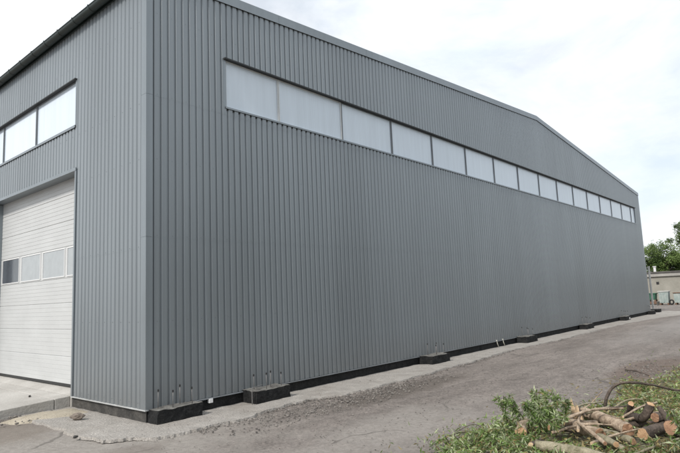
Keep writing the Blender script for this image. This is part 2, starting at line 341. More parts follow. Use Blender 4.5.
# ------------------------------------------------------------------ the hall
B = .22                                   # height of the cladding base
LX, XA = 33.06, 17.23
LY = 30.0
def rooftop(x): return (7.337 + (8.569 - 7.337) * x / XA if x <= XA else 8.569 + (7.197 - 8.569) * (x - XA) / (LX - XA)) + B
hall = empty('industrial_hall', (0, 0, 0), label='grey corrugated metal industrial hall with long window band and white sectional door', cat='building')
PITCH_R, DEP = .14, .026
def profile(s0, s1):
    pts = []; s_ = s0
    while s_ < s1:
        for a, d in ((0, 0), (.022, 0), (.038, 1), (.124, 1)):     # valley, web, crest, web
            if s0 <= s_ + a <= s1: pts.append((s_ + a, d * DEP))
        s_ += PITCH_R
    pts.append((s1, pts[-1][1])); return pts
def cladding(name, mapf, s0, s1, intervals, seams, parent=hall, m=clad):
    mb = MB(); pr = profile(s0, s1)
    for (a, da), (b, db) in zip(pr[:-1], pr[1:]):
        if b - a < 1e-5: continue
        for (f0, f1) in intervals((a + b) / 2):
            za0, za1, zb0, zb1 = f0(a), f1(a), f0(b), f1(b)
            cuts = [q for q in seams if q > za0 + .05 and q < za1 - .05]
            la, lb = za0, zb0; lay = 0
            for q in cuts + [None]:
                ha, hb = (q, q) if q is not None else (za1, zb1)
                o = lay * .0015
                mb.quad(mapf(a, da + o, la), mapf(b, db + o, lb), mapf(b, db + o, hb), mapf(a, da + o, ha))
                la, lb = (ha - .0, hb - .0); lay += 1
                if q is not None: mb.quad(mapf(a, da + o, ha), mapf(b, db + o, hb), mapf(b, db + o + .0015, hb), mapf(a, da + o + .0015, ha))
    return mb.build(name, m, parent)
WX0, WX1, WZ0, WZ1 = 1.60, 31.855, 5.217 + B, 6.136 + B
c_ = lambda v: (lambda s_: v)
top_long = lambda x: rooftop(x) - .10
def iv_long(x):
    if WX0 < x < WX1: return [(c_(B), c_(WZ0 - .008)), (c_(WZ1 + .02), top_long)]
    return [(c_(B), top_long)]
cladding('long_wall_cladding', lambda s_, d, z: (s_, -d, z), .082, LX - .115, iv_long, [2.9, 5.28])
DY0, DY1, DZ = 2.574, 7.22, 4.238 + B
VY0, VY1, VZ0, VZ1 = 2.623, 22.7, 5.155 + B, 6.075 + B
EZ = 7.158 + B
def iv_left(y):
    r = [(c_(DZ + .02 if DY0 < y < DY1 else B), c_(VZ0 - .008 if VY0 < y < VY1 else EZ))]
    if VY0 < y < VY1: r.append((c_(VZ1 + .02), c_(EZ)))
    return r
cladding('end_wall_cladding', lambda s_, d, z: (-d, s_, z), .115, LY, iv_left, [2.72])
s = MB()
for zz in (.30, 1.55, 2.93, 4.2, 5.31, 6.75):
    x = .15
    while x < LX - .2:
        cx_ = x + PITCH_R * round((x - .082) / PITCH_R) * 0; k_ = int((x - .082) / PITCH_R); cxx = .082 + k_ * PITCH_R + .087
        if not (WX0 - .05 < cxx < WX1 + .05 and WZ0 - .1 < zz < WZ1 + .1) and zz < rooftop(cxx) - .25:
            s.tube([(cxx, -DEP - .0055, zz), (cxx, -DEP - .0005 , zz)], .0048, 6)
        x += PITCH_R * 2
for zz in (.30, 1.55, 2.75, 4.2, 5.15, 6.6):
    y = .15
    while y < 18:
        k_ = int((y - .115) / PITCH_R); cy_ = .115 + k_ * PITCH_R + .087
        if not (DY0 - .05 < cy_ < DY1 + .05 and zz < DZ + .1) and not (VY0 - .05 < cy_ < VY1 + .05 and VZ0 - .1 < zz < VZ1 + .1):
            s.tube([(-DEP - .0055, cy_, zz), (-DEP - .0005, cy_, zz)], .0048, 6)
        y += PITCH_R * 2
tag(s.build('cladding_screws', mat('screw_head', (.12, .13, .14), .5), hall), kind='stuff')
# backing sheets (inner skin) so that nothing shows through, far walls
s = MB()
s.box(.03, .10, DY1 + .0, LY - .12, B - .02, VZ0); s.box(.03, .10, .115, DY0, B - .02, VZ0)
s.box(.03, .10, DY0 + .001, DY1 - .001, DZ + .02, VZ0 - .002); s.box(.03, .10, .115, LY - .12, VZ1, EZ)
s.build('end_wall_lining', soff, hall)
s = MB(); s.box(.115, LX - .1, .03, .10, B - .02, WZ0); s.box(.115, LX - .1, .03, .10, WZ1, 7.0)
s.build('long_wall_lining', soff, hall)
s = MB(); s.box(LX - .1, LX, .02, LY, 0, 7.3); s.build('far_side_wall', clad, hall)
s = MB(); s.add([(0, LY, 0), (LX, LY, 0), (LX, LY, 7.25), (XA, LY, 8.6), (0, LY, 7.3)], [(4, 3, 2, 1, 0)])
s.add([(0, LY - .1, 0), (LX, LY - .1, 0), (LX, LY - .1, 7.25), (XA, LY - .1, 8.6), (0, LY - .1, 7.3)], [(0, 1, 2, 3, 4)])
s.build('back_gable_wall', clad, hall)
# roof
s = MB()
for x0, x1 in ((-.06, XA), (XA, LX + .06)):
    za, zb = rooftop(x0) - .06, rooftop(x1) - .06
    if x0 == XA: za = rooftop(XA) - .06
    s.sweep([(x0, -.02, za - .08), (x1, -.02, zb - .08), (x1, -.02, zb), (x0, -.02, za)][::-1],
            [(x0, LY + .1, za - .08), (x1, LY + .1, zb - .08), (x1, LY + .1, zb), (x0, LY + .1, za)][::-1])
s.build('roof', roofm, hall)
# verge trim along the gable
s = MB(); TH = .185
segs = [0, 3, 6, 9, 12, 15, XA, 20.2, 23.2, 26.2, 29.2, LX + .03]; segs[0] = -.03
for a, b in zip(segs[:-1], segs[1:]):
    b2 = b - (.004 if b < LX else 0)
    za, zb = rooftop(max(a, 0)), rooftop(min(b2, LX))
    s.sweep([(a, -.052, za - TH), (a, -.047, za - TH), (a, -.047, za - .006), (a, .14, za + .006), (a, .14, za + .012), (a, -.052, za)],
            [(b2, -.052, zb - TH), (b2, -.047, zb - TH), (b2, -.047, zb - .006), (b2, .14, zb + .006), (b2, .14, zb + .012), (b2, -.052, zb)])
s.build('verge_trim', trim, hall)
s = MB()
for a, b in ((.12, XA), (XA, LX - .12)):
    za, zb = rooftop(a) - TH + .012, rooftop(b) - TH + .012
    s.sweep([(a, -DEP + .003, za), (a, -.003, za), (a, -.003, za + .06), (a, -DEP + .003, za + .06)], [(b, -DEP + .003, zb), (b, -.003, zb), (b, -.003, zb + .06), (b, -DEP + .003, zb + .06)])
s.build('notch_shade', cap, hall)  # added black strip, paints the shade in the rib notches under the trim
# corner trims
def corner(name, x, sx, h):
    s = MB(); e = DEP + .006; w = .125
    for z0, z1 in ((B - .01, 2.9), (2.903, 5.28), (5.283, h)):
        if sx > 0: s.prism([(x - e, -e), (x + .09, -e), (x + .09, -e + .008), (x - e + .008, -e + .008), (x - e + .008, w), (x - e, w)], z0, z1)
        else: s.prism([(x - w, -e), (x + e, -e), (x + e, w), (x + e - .008, w), (x + e - .008, -e + .008), (x - w, -e + .008)], z0, z1)
    return s.build(name, trim, hall)
corner('corner_trim', 0, 1, rooftop(0) - TH + .05); corner('corner_trim', LX, -1, rooftop(LX) - TH + .05)
# base flashing
s = MB(); s.box(-.045, -.002, -.045, DY0, B - .022, B - .004); s.box(-.045, -.002, DY1, LY, B - .022, B - .004); s.build('base_flashing', flash, hall)
s = MB(); s.box(.005, LX, -.05, -.002, B - .022, B - .006); s.build('base_flashing', mat('grey_drip_flashing', (.2, .215, .23), .45, var=.25, scale=2), hall)
# plinth
def lumpy(bm_pts, name, m, parent, amp=.012, sub=.06):
    pass
def plinth(name, a, b, axis):
    s = MB(); n = int((b - a) / .07); K = 6
    for i in range(n + 1):
        t = a + (b - a) * i / n
        for k in range(K + 1):
            z = -.06 + (B + .03) * k / K
            d = .004 - .028 * max(0, noise.noise(Vector((t * 5, z * 7, axis)))) - (.03 if k == 0 else 0) * abs(noise.noise(Vector((t * 3, 0, 5))))
            s.v.append((t, d, z) if axis == 0 else (d, t, z))
    for i in range(n):
        for k in range(K):
            q = i * (K + 1) + k; f = (q, q + K + 1, q + K + 2, q + 1); s.f.append(f if axis == 0 else f[::-1])
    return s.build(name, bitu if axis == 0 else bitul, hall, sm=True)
plinth('plinth', 0, LX, 0); plinth('plinth', 0, DY0, 1); plinth('plinth', DY1, LY, 1)
# window bands: every bay between two mullions is one window
def bay(a, b, z0, z1, mapf, end=False, first=False, dark=.02):
    s = MB(); e = .023
    def bx(sm_, s0, s1, d0, d1, q0, q1):
        p = [mapf(s0, d0, q0), mapf(s1, d0, q0), mapf(s1, d1, q0), mapf(s0, d1, q0), mapf(s0, d0, q1), mapf(s1, d0, q1), mapf(s1, d1, q1), mapf(s0, d1, q1)]
        sm_.add(p, [(0, 3, 2, 1), (4, 5, 6, 7), (0, 1, 5, 4), (1, 2, 6, 5), (2, 3, 7, 6), (3, 0, 4, 7)])
    bx(s, a, a + e, -.05, .010, z0, z1); bx(s, b - e + .002, b, -.05, .004, z0, z1)
    bx(s, a + e, b - e + .002, -.05, .003, z0, z0 + .018); bx(s, a + e, b - e + .002, -.05, .003, z1 - .018, z1)
    f = s.build('window', alu if first else alud, hall)
    p = MB(); bx(p, a + e - .004, b - e + .006, -.048, -.020 + random.uniform(-.002, .002), z0 + .014, z1 - .014); p.build('pane', poly, f)
ml = lambda s_, d, z: (s_, -d, z); mw = lambda s_, d, z: (-d, s_, z)
bay(WX0 + .003, 2.964, WZ0, WZ1, ml, first=True); X = 2.967; k = 1
while X < WX1 - .1:
    bay(X + .003, min(X + 2.0, WX1) - .003, WZ0, WZ1, ml, first=(k < 2)); X += 2.0; k += 1
Y = VY0
while Y < VY1 - .1:
    bay(Y + .003, min(Y + 2.012, VY1) - .003, VZ0, VZ1, mw); Y += 2.012
def flashing(name, s0, s1, z0, z1, mapf, d, m):
    s = MB(); p = [mapf(s0, -.02, z0), mapf(s1, -.02, z0), mapf(s1, d, z0), mapf(s0, d, z0), mapf(s0, -.02, z1), mapf(s1, -.02, z1), mapf(s1, d, z1), mapf(s0, d, z1)]
    s.add(p, [(0, 3, 2, 1), (4, 5, 6, 7), (0, 1, 5, 4), (1, 2, 6, 5), (2, 3, 7, 6), (3, 0, 4, 7)]); return s.build(name, m, hall)
def lip(name, s0, s1, ztop, mapf, h, m):
    s = MB()
    for (d0, d1, z0, z1) in ((-.02, .047, ztop - .005, ztop), (.043, .047, ztop - h, ztop - .006)):
        p = [mapf(s0, d0, z0), mapf(s1, d0, z0), mapf(s1, d1, z0), mapf(s0, d1, z0), mapf(s0, d0, z1), mapf(s1, d0, z1), mapf(s1, d1, z1), mapf(s0, d1, z1)]
        s.add(p, [(0, 3, 2, 1), (4, 5, 6, 7), (0, 1, 5, 4), (1, 2, 6, 5), (2, 3, 7, 6), (3, 0, 4, 7)])
    s.build(name, m, hall)
    s = MB(); z0, z1 = ztop - h - .026, ztop - .012
    p = [mapf(s0 + .02, .003, z0), mapf(s1 - .02, .003, z0), mapf(s1 - .02, DEP - .003, z0), mapf(s0 + .02, DEP - .003, z0), mapf(s0 + .02, .003, z1), mapf(s1 - .02, .003, z1), mapf(s1 - .02, DEP - .003, z1), mapf(s0 + .02, DEP - .003, z1)]
    s.add(p, [(0, 3, 2, 1), (4, 5, 6, 7), (0, 1, 5, 4), (1, 2, 6, 5), (2, 3, 7, 6), (3, 0, 4, 7)]); s.build('notch_shade', cap, hall)  # black strip stands in for the shadow in the valleys below the sill
lip('window_sill', WX0 - .02, WX1 + .02, WZ0 - .003, ml, .034, trim)
flashing('window_head', WX0 - .05, WX1 + .05, WZ1 + .001, WZ1 + .026, ml, .085, soff)  # dark colour puts the shadow line below the head into the flashing
flashing('window_reveal', WX0 - .05, WX0 - .001, WZ0, WZ1, ml, .031, trim); flashing('window_reveal', WX1 + .001, WX1 + .05, WZ0, WZ1, ml, .031, trim)
lip('window_sill', VY0 - .02, VY1 + .02, VZ0 - .003, mw, .05, trim)
flashing('window_head', VY0 - .05, VY1 + .05, VZ1 + .003, VZ1 + .022, mw, .075, soff)  # coloured dark as well, for the shadow line above the panes
flashing('window_reveal', VY0 - .05, VY0 - .001, VZ0, VZ1, mw, .031, trim)
# door opening lining
REC = .22
for a_, b_ in ((DY0 - .055, DY0 - .001), (DY1 + .001, DY1 + .055)):
    s = MB(); s.box(-.042, REC + .05, a_, b_, B, DZ - .013); s.build('door_jamb', trim, hall)
s = MB(); s.box(-.036, REC + .05, DY0 - .054, DY1 + .054, DZ + .001, DZ + .02); s.box(-.05, -.036, DY0 - .056, DY1 + .056, DZ - .012, DZ + .05); s.build('door_lintel', trim, hall)
s = MB(); s.box(REC + .1, REC + .3, DY0 - .3, DY1 + .3, B, DZ + .3); s.build('door_backing', soff, hall)
s = MB(); s.add([(-.02, DY0, -.05), (REC + .1, DY0, -.05), (REC + .1, DY1, -.05), (-.02, DY1, -.05), (-.02, DY0, .217), (REC + .1, DY0, .30), (REC + .1, DY1, .30), (-.02, DY1, .217)],
      [(0, 3, 2, 1), (4, 5, 6, 7), (0, 1, 5, 4), (1, 2, 6, 5), (2, 3, 7, 6), (3, 0, 4, 7)]); s.build('threshold', conc, hall)
# sectional door
door = MB().build('sectional_door', doorm, hall) if False else None
s = MB(); x = REC
z = .34; rib = .0835; top = DZ + .1; secs = [.34, .87, 1.40, 1.93, 2.43, 3.07, 3.6, 4.13, 4.66]
for a, b in zip(secs[:-1], secs[1:]):
    n = max(1, round((b - a) / rib)); pts = []
    if abs(a - 2.43) < .01: pts = [(x, a + .005), (x, a + .055)]; 
    hs = [a + .006 + (b - a - .012) * i / n for i in range(n + 1)]
    prof = [(x + .012, a + .001)]
    for i in range(n):
        prof += [(x, hs[i] + .004), (x, hs[i + 1] - .007), (x + .005, hs[i + 1] - .003)]
    prof.append((x + .012, b - .001))
    if abs(a - 2.43) < .01: prof = [(x + .012, a + .001), (x, a + .006), (x, b - .006), (x + .012, b - .001)]
    for (xa, za), (xb, zb) in zip(prof[:-1], prof[1:]): s.quad((xa, DY0 - .02, za), (xb, DY0 - .02, zb), (xb, DY1 + .02, zb), (xa, DY1 + .02, za))
    s.box(x + .0125, x + .05, DY0 - .02, DY1 + .02, a, b - .001)
door = s.build('sectional_door', doorm, hall)
s = MB(); s.box(x - .004, x + .04, DY0, DY1, .298, .345); s.build('rubber_seal', rubber, door)
for (a, b, dk) in ((6.02, 7.11, 1), (4.78, 5.89, 0), (3.55, 4.66, 0), (2.60, 3.44, 0)):
    s = MB(); z0, z1, w = 2.46, 3.05, .018
    s.box(x - .014, x + .004, a, b, z0, z0 + w); s.box(x - .014, x + .004, a, b, z1 - w, z1)
    s.box(x - .014, x + .004, a, a + w, z0 + w, z1 - w); s.box(x - .014, x + .004, b - w, b, z0 + w, z1 - w)
    w_ = s.build('door_window', doorfr, door)
    if dk: w_['label'] = 'window with a darker reflection painted into its glass'
    s = MB(); s.box(x - .004, x + .003, a + w, b - w, z0 + w, z1 - w); s.build('pane', darkgl if dk else frost, w_)  # dark pane colour stands in for a darker reflection
# eave gutter with brackets
s = MB(); gx, gz, gr = -.135, EZ + .055, .085
ring_o = [(gx + gr * math.cos(t), gz + gr * math.sin(t)) for t in [math.pi + i * math.pi / 12 for i in range(13)]]
ring_i = [(gx + (gr - .008) * math.cos(t), gz + (gr - .008) * math.sin(t)) for t in [2 * math.pi - i * math.pi / 12 for i in range(13)]]
pl = ring_o + ring_i
for a, b in zip([-.05] + [3.0 * i for i in range(1, 10)], [3.0 * i - .004 for i in range(1, 10)] + [LY + .1]):
    s.sweep([(p[0], a, p[1]) for p in pl], [(p[0], b, p[1]) for p in pl])
s.tube([(gx - gr, -.05, gz), (gx - gr, LY, gz)], .011, 8)
gut = s.build('gutter', gutm, hall)
for i in range(44):
    y = .35 + i * .68; s = MB(); r = gr + .006
    for j in range(12):
        t0, t1 = math.pi + j * math.pi / 12, math.pi + (j + 1) * math.pi / 12
        a, b = (gx + r * math.cos(t0), gz + r * math.sin(t0)), (gx + r * math.cos(t1), gz + r * math.sin(t1))
        a2, b2 = (gx + (r - .004) * math.cos(t0), gz + (r - .004) * math.sin(t0)), (gx + (r - .004) * math.cos(t1), gz + (r - .004) * math.sin(t1))
        s.sweep([(a[0], y, a[1]), (b[0], y, b[1]), (b2[0], y, b2[1]), (a2[0], y, a2[1])], [(a[0], y + .03, a[1]), (b[0], y + .03, b[1]), (b2[0], y + .03, b2[1]), (a2[0], y + .03, a2[1])])
    s.box(gx - r - .008, gx - r + .02, y, y + .03, gz, gz + .018)
    s.build('gutter_bracket', gutm, gut)
s = MB(); s.box(-.05, .02, -.02, LY, EZ - .03, EZ + .15); s.build('eave_fascia', gutm, hall)
# small white junction box and two pale pipe ends on the plinth
s = MB(); s.box(1.12, 1.20, -.06, -.01, .13, .20); s.build('junction_box', doorfr, hall, bevel=.006)
for px in (12.1, 12.55):
    s = MB(); s.tube([(px, -.03, .25), (px, -.045, .16), (px + .05, -.06, .04)], .014, 10); s.build('pipe_end', mat('pale_plastic', (.55, .53, .46), .6), hall, sm=True)

# ------------------------------------------------------------------ bitumen-coated foundation pads with anchor rods
def lump_box(x0, x1, y0, y1, z0, z1, amp, sub, seed):
    s = MB(); nx_, ny_, nz_ = max(2, int((x1 - x0) / sub)), max(2, int((y1 - y0) / sub)), max(2, int((z1 - z0) / sub))
    idx = {}
    def vid(i, j, k):
        if (i, j, k) not in idx:
            p = Vector((x0 + (x1 - x0) * i / nx_, y0 + (y1 - y0) * j / ny_, z0 + (z1 - z0) * k / nz_))
            q = p * 6 + Vector((seed, 0, 0)); d = Vector((noise.noise(q), noise.noise(q + Vector((9, 0, 0))), noise.noise(q + Vector((0, 9, 0)))))
            q = p * 17; d += .5 * Vector((noise.noise(q), noise.noise(q + Vector((9, 0, 0))), noise.noise(q + Vector((0, 9, 0)))))
            idx[(i, j, k)] = len(s.v); s.v.append(tuple(p + d * amp))
        return idx[(i, j, k)]
    def face(fn, na, nb, flip, mi):
        for a in range(na):
            for b in range(nb):
                f = (fn(a, b), fn(a + 1, b), fn(a + 1, b + 1), fn(a, b + 1)); s.f.append(f[::-1] if flip else f); s.m.append(mi)
    face(lambda a, b: vid(a, b, nz_), nx_, ny_, False, 1); face(lambda a, b: vid(a, b, 0), nx_, ny_, True, 0)
    face(lambda a, b: vid(a, 0, b), nx_, nz_, False, 0); face(lambda a, b: vid(a, ny_, b), nx_, nz_, True, 0)
    face(lambda a, b: vid(0, a, b), ny_, nz_, True, 0); face(lambda a, b: vid(nx_, a, b), ny_, nz_, False, 0)
    return s
pads = [(.02, .82, 'bitumen coated foundation block at the near corner of the hall, by the white box', 0),
        (1.86, 2.68, 'black foundation block with a bent wire hoop at its side', 1),
        (7.62, 8.5, 'black foundation block third from the near corner, where the dark damp dirt ends', 2),
        (13.62, 14.5, 'black foundation block just beyond the two pale pipe ends', 3),
        (20.0, 20.9, 'black foundation block between the pipe ends and the block with a white spot', 4),
        (26.2, 27.1, 'far black foundation block with a white paint spot on its face', 5),
        (32.2, 33.0, 'black foundation block at the far corner of the hall', 6),
        (34.9, 35.5, 'black foundation block standing free beyond the far corner of the hall', 7)]
for (x0, x1, lab, i) in pads:
    y0 = [-.30, -.40, -.42, -.40, -.36, -.34, -.3, -.1][i]; y1 = .0 if i < 7 else .45; ht = .225 if i != 1 else .235
    fb = empty('foundation_block', (x0, y0, 0), label=lab, cat='foundation block', group='foundation blocks along the hall')
    s = lump_box(x0, x1, y0, y1 - (.015 if i < 7 else 0), -.05, ht, .018, .045, i * 3.7)
    s.build('concrete_pad', [bitu, padtop], fb, sm=False)
    hs = [(.13, .30, .27), (.31, .12, .25), (.52, .30, .27), (.66, .12, .23)]
    for j, (fx, fy, h) in enumerate(hs):
        rx = x0 + fx * (x1 - x0) / .8; ry = y0 + fy * .72; h *= random.uniform(.9, 1.1)
        s = MB(); lx = random.uniform(-.006, .006); s.tube([(rx, ry, ht - .01), (rx + lx, ry, ht + h)], .0055, 8)
        rod = s.build('anchor_rod', steel, fb, sm=True)
        s = MB(); s.tube([(rx + lx, ry, ht + h - .012), (rx + lx, ry, ht + h + .022)], [.014, .012], 8); s.build('cap', cap, rod)
    if i == 1:
        s = MB(); s.tube(interp([(x0 - .07, y0 + .03, .01), (x0 - .07, y0 + .03, .26), (x0 - .03, y0 + .06, .30), (x0 + .34, y0 + .22, .29)], 5), .007, 8)
        s.build('wire_hoop', steel, fb, sm=True)
    if i == 5:
        s = MB(); s.box(x1 - .3, x1 - .16, y0 - .022, y0 - .004, .06, .15); o = s.build('paint_spot', doorfr, fb, bevel=.006)

# brown rock on the cement by the corner
def rock(name, c, r, seed, m, squash=(1.5, 1, .55), rotz=0):
    s = MB(); n = 14; mrows = 9; vs = []
    for i in range(mrows + 1):
        th = math.pi * i / mrows
        for j in range(n):
            ph = 2 * math.pi * j / n; d = Vector((math.sin(th) * math.cos(ph), math.sin(th) * math.sin(ph), math.cos(th)))
            q = 1 + .35 * noise.noise(d * 1.3 + Vector((seed, 0, 0))) + .12 * noise.noise(d * 4 + Vector((seed, 0, 0)))
            d = Vector((d.x * squash[0], d.y * squash[1], d.z * squash[2])) * r * q; d.rotate(Matrix.Rotation(rotz, 3, 'Z')); vs.append(Vector(c) + d)
    fs = [(i * n + j, i * n + (j + 1) % n, (i + 1) * n + (j + 1) % n, (i + 1) * n + j)[::-1] for i in range(mrows) for j in range(n)]
    s.add(vs, fs); return s.build(name, m)
rk = rock('rock', (-.07, 1.62, .075), .085, 4, mat('brown_rock', (.14, .115, .095), .9, col2=(.24, .2, .17), scale=12, bump=.8, bscale=40), (1.35, .9, .62), rad(-60))
rk.location.x = -.42; tag(rk, 'brown stone lying on the pale cement beside the near corner', 'stone')
rk.location.y = -.35
tag(rock('rock', (-1.05, .05, .03), .03, 9, bitul, (1.2, 1, .7)), 'small dark stone at the broken edge of the cement near the corner', 'stone')

# gravel and crumbs
s = MB()
def pebble(x, y, z, r):
    n = 5; vs = []
    for k, (zz, rr) in enumerate(((-.5, .7), (.25, 1.0), (.75, .55))):
        for j in range(n):
            a = 2 * math.pi * (j + .3 * k) / n; q = rr * r * random.uniform(.75, 1.25); vs.append((x + q * math.cos(a), y + q * math.sin(a), z + zz * r * .8))
    s.add(vs, [(j, (j + 1) % n, n + (j + 1) % n, n + j) for j in range(n)] + [(n + j, n + (j + 1) % n, 2 * n + (j + 1) % n, 2 * n + j) for j in range(n)] + [tuple(range(2 * n, 3 * n))])
for _ in range(600):                                   # rubble along the broken strip edge
    i = random.choice(range(110, int(len(ragged) * .8))); x, y = ragged[i]
    d = abs(random.gauss(0, .10)); pebble(x + random.uniform(-.12, .12), y - d, .0, random.choice((.006, .009, .012, .019)))
for _ in range(1000): pebble(random.gauss(4.2, 1.1), random.gauss(-1.55, .24), .002, random.choice((.005, .008, .011, .018)))
for _ in range(500): pebble(random.gauss(2.0, .8), random.gauss(-1.5, .3), .0, random.choice((.008, .012, .018)))
for _ in range(3200): pebble(random.uniform(-3.5, 9), random.uniform(-6.5, -.9), -.004, random.choice((.004, .005, .007, .010)))
for _ in range(400): pebble(random.uniform(-.9, 12), random.uniform(-.85, -.05), .02, random.choice((.004, .006, .009)))
for _ in range(260): pebble(random.gauss(8.6, 1.1), random.gauss(-5.0, .3), .0, random.choice((.008, .013, .02)))
for _ in range(160): pebble(random.uniform(-1.9, -.3), random.uniform(1.9, 3.0) , .02, random.choice((.01, .016, .025)))
tag(s.build('gravel', mat('mixed_gravel', (.13, .117, .108), .9, col2=(.25, .23, .21), scale=2, island=.45)), 'loose gravel and crumbled asphalt scattered over the yard', 'gravel', kind='stuff')
# a few flat flakes and a broken tile on the apron
fl = mat('pale_flake', (.5, .47, .42), .9); br = mat('brown_flake', (.2, .15, .12), .9)
for i, (x, y, a, w, m, lab) in enumerate(((-.75, 5.0, .4, .17, br, 'brown chip of board on the concrete ramp, left of the black crumb'), (-.42, 3.45, 1.1, .06, bitul, 'small black crumb on the concrete ramp near the door corner'), (-1.35, 6.3, .2, .14, fl, 'pale broken piece on the concrete ramp at the left edge'))):
    s = MB(); p = [(math.cos(t) * w * random.uniform(.6, 1.1), math.sin(t) * w * .35 * random.uniform(.7, 1.1)) for t in [i_ * math.pi / 3 for i_ in range(6)]]
    p = [(x + u * math.cos(a) - v * math.sin(a), y + u * math.sin(a) + v * math.cos(a)) for u, v in p]; s.prism(p, apz(x) + .001, apz(x) + .028)
    tag(s.build('debris_piece', m, bevel=.004), lab, 'debris')

# ------------------------------------------------------------------ felled branches: logs
barks = {'pale': mat('pale_green_bark', (.13, .12, .07), .85, col2=(.36, .32, .23), scale=9, bump=.8, bscale=40, fine=.3),
         'tan': mat('tan_bark', (.15, .10, .065), .85, col2=(.50, .40, .30), scale=10, bump=.8, bscale=36, fine=.35),
         'dark': mat('dark_bark', (.045, .035, .028), .9, col2=(.13, .10, .08), scale=8, bump=1.0, bscale=30, fine=.4)}
def cutmat(name, c, c2):
    m = mat(name, c, .8, col2=c2, scale=14, bump=.3, bscale=60, fine=.25); return m
cuts = {'orange': cutmat('orange_cut_wood', (.33, .19, .10), (.55, .37, .22)), 'brown': cutmat('red_brown_cut_wood', (.20, .105, .06), (.38, .23, .14)), 'cream': cutmat('cream_cut_wood', (.42, .29, .17), (.62, .47, .32))}
def log(pts, r0, r1, bark, cut, label, seed, name='log', group='cut logs in the brush pile', cat='log', n=14):
    P = interp(pts, 8); rs = [r0 + (r1 - r0) * i / (len(P) - 1) for i in range(len(P))]
    o = Vector(pts[0]); s = MB(); s.tube(P, rs, n, caps=False, lump=.35, seed=seed)
    lg = s.build(name, barks[bark], sm=True); lg.location = (0, 0, 0)
    tag(lg, label, cat, group)
    for e, (p, q, r) in enumerate(((P[0], P[1], rs[0]), (P[-1], P[-2], rs[-1]))):
        vs = s.v[:n] if e == 0 else s.v[-n:]; d = (p - q).normalized()
        c = MB(); ctr = sum((Vector(v) for v in vs), Vector()) / n
        v2 = [Vector(v) + d * .001 for v in vs]; ring2 = [ctr + (Vector(v) - ctr) * .93 + d * (.004 + .2 * r * noise.noise(Vector((i, seed, 0)))) for i, v in enumerate(vs)]
        fs = [(i, (i + 1) % n, n + (i + 1) % n, n + i) for i in range(n)] + [(n + i, n + (i + 1) % n, 2 * n) for i in range(n)]
        c.add(v2 + ring2 + [ctr + d * .004], fs if e else [f[::-1] for f in fs]); c.build('cut_face', cuts[cut], lg)
    return lg
LOGS = [
 ([(1.53, -5.50, .10), (1.52, -5.95, .10), (1.38, -6.45, .08)], .052, .058, 'pale', 'cream', 'long pale green-brown log lying lowest at the front of the pile'),
 ([(2.06, -6.02, .17), (2.35, -5.72, .15), (2.62, -5.46, .12)], .062, .055, 'tan', 'brown', 'tan log whose dark red-brown cut end lies between the two front logs'),
 ([(2.50, -6.19, .15), (2.85, -5.86, .16), (3.19, -5.54, .13)], .072, .06, 'tan', 'brown', 'thick tan log with a round red-brown cut end in the middle of the pile'),
 ([(1.80, -6.25, .15), (1.95, -6.1, .15), (2.2, -5.85, .15)], .034, .036, 'pale', 'orange', 'short pale stick with small orange cut end just above the front log'),
 ([(2.25, -6.3, .09), (2.4, -6.1, .10), (2.55, -5.85, .10)], .04, .034, 'pale', 'brown', 'pale stick lying under the thick tan log'),
 ([(1.95, -6.3, .06), (2.05, -6.15, .07), (2.2, -5.9, .06)], .036, .034, 'pale', 'brown', 'pale green stick lying right behind the front log'),
 ([(1.60, -6.2, .20), (1.85, -5.98, .24), (2.12, -5.77, .26)], .022, .018, 'tan', 'brown', 'thin straight branch crossing over the logs towards the front'),
 ([(2.18, -5.40, .15), (2.3, -5.5, .13), (2.45, -5.7, .10)], .034, .04, 'dark', 'orange', 'dark log with orange cut end at the left edge of the pile'),
 ([(2.28, -5.47, .19), (2.5, -5.6, .16), (2.8, -5.75, .10)], .045, .05, 'tan', 'cream', 'tan log with cream cut end beside the dark left log'),
 ([(3.05, -6.33, .36), (3.08, -6.25, .2), (3.25, -6.12, .14), (3.5, -5.95, .12)], .045, .055, 'dark', 'orange', 'dark curved log raising its orange cut end above the pile'),
 ([(3.25, -6.06, .31), (3.38, -6.0, .18), (3.6, -5.93, .05)], .036, .045, 'dark', 'orange', 'upright dark stub with pale orange end, left of the curved dark log'),
 ([(2.50, -6.34, .12), (2.8, -6.42, .12), (3.17, -6.5, .12)], .068, .06, 'dark', 'orange', 'thickest dark log with its broad orange-brown cut face to the front'),
 ([(2.89, -6.40, .24), (3.1, -6.45, .22), (3.4, -6.5, .15)], .052, .05, 'dark', 'brown', 'dark log with brown cut face, stacked on the thickest log'),
 ([(3.03, -6.42, .34), (2.98, -6.5, .22), (2.94, -6.62, .06)], .028, .036, 'dark', 'orange', 'short dark prop with small orange top leaning at the right of the pile'),
 ([(2.55, -6.62, .22), (2.75, -6.68, .14), (3.1, -6.75, .08)], .075, .08, 'dark', 'brown', 'upended brown block at the right end of the pile'),
 ([(1.90, -5.17, .12), (2.1, -5.08, .11), (2.5, -4.97, .09)], .07, .066, 'tan', 'orange', 'log with round orange-brown end half hidden in willow leaves on the left'),
 ([(1.42, -5.48, .13), (1.6, -5.47, .11), (1.8, -5.45, .09)], .026, .028, 'dark', 'cream', 'small stick with bright cream end in the leaves left of the front log'),
 ([(2.9, -5.9, .06), (3.3, -6.15, .05), (3.5, -6.5, .05)], .05, .04, 'dark', 'brown', 'dark log on the ground behind the thick tan log'),
 ([(2.2, -6.6, .05), (2.5, -6.75, .05), (2.9, -6.9, .05)], .05, .04, 'dark', 'brown', 'dark log on the ground below the upended block'),
 ([(3.3, -5.25, .10), (3.15, -5.5, .17), (3.0, -5.95, .12)], .05, .06, 'tan', 'cream', 'tan barkless log lying across the back of the pile'),
]
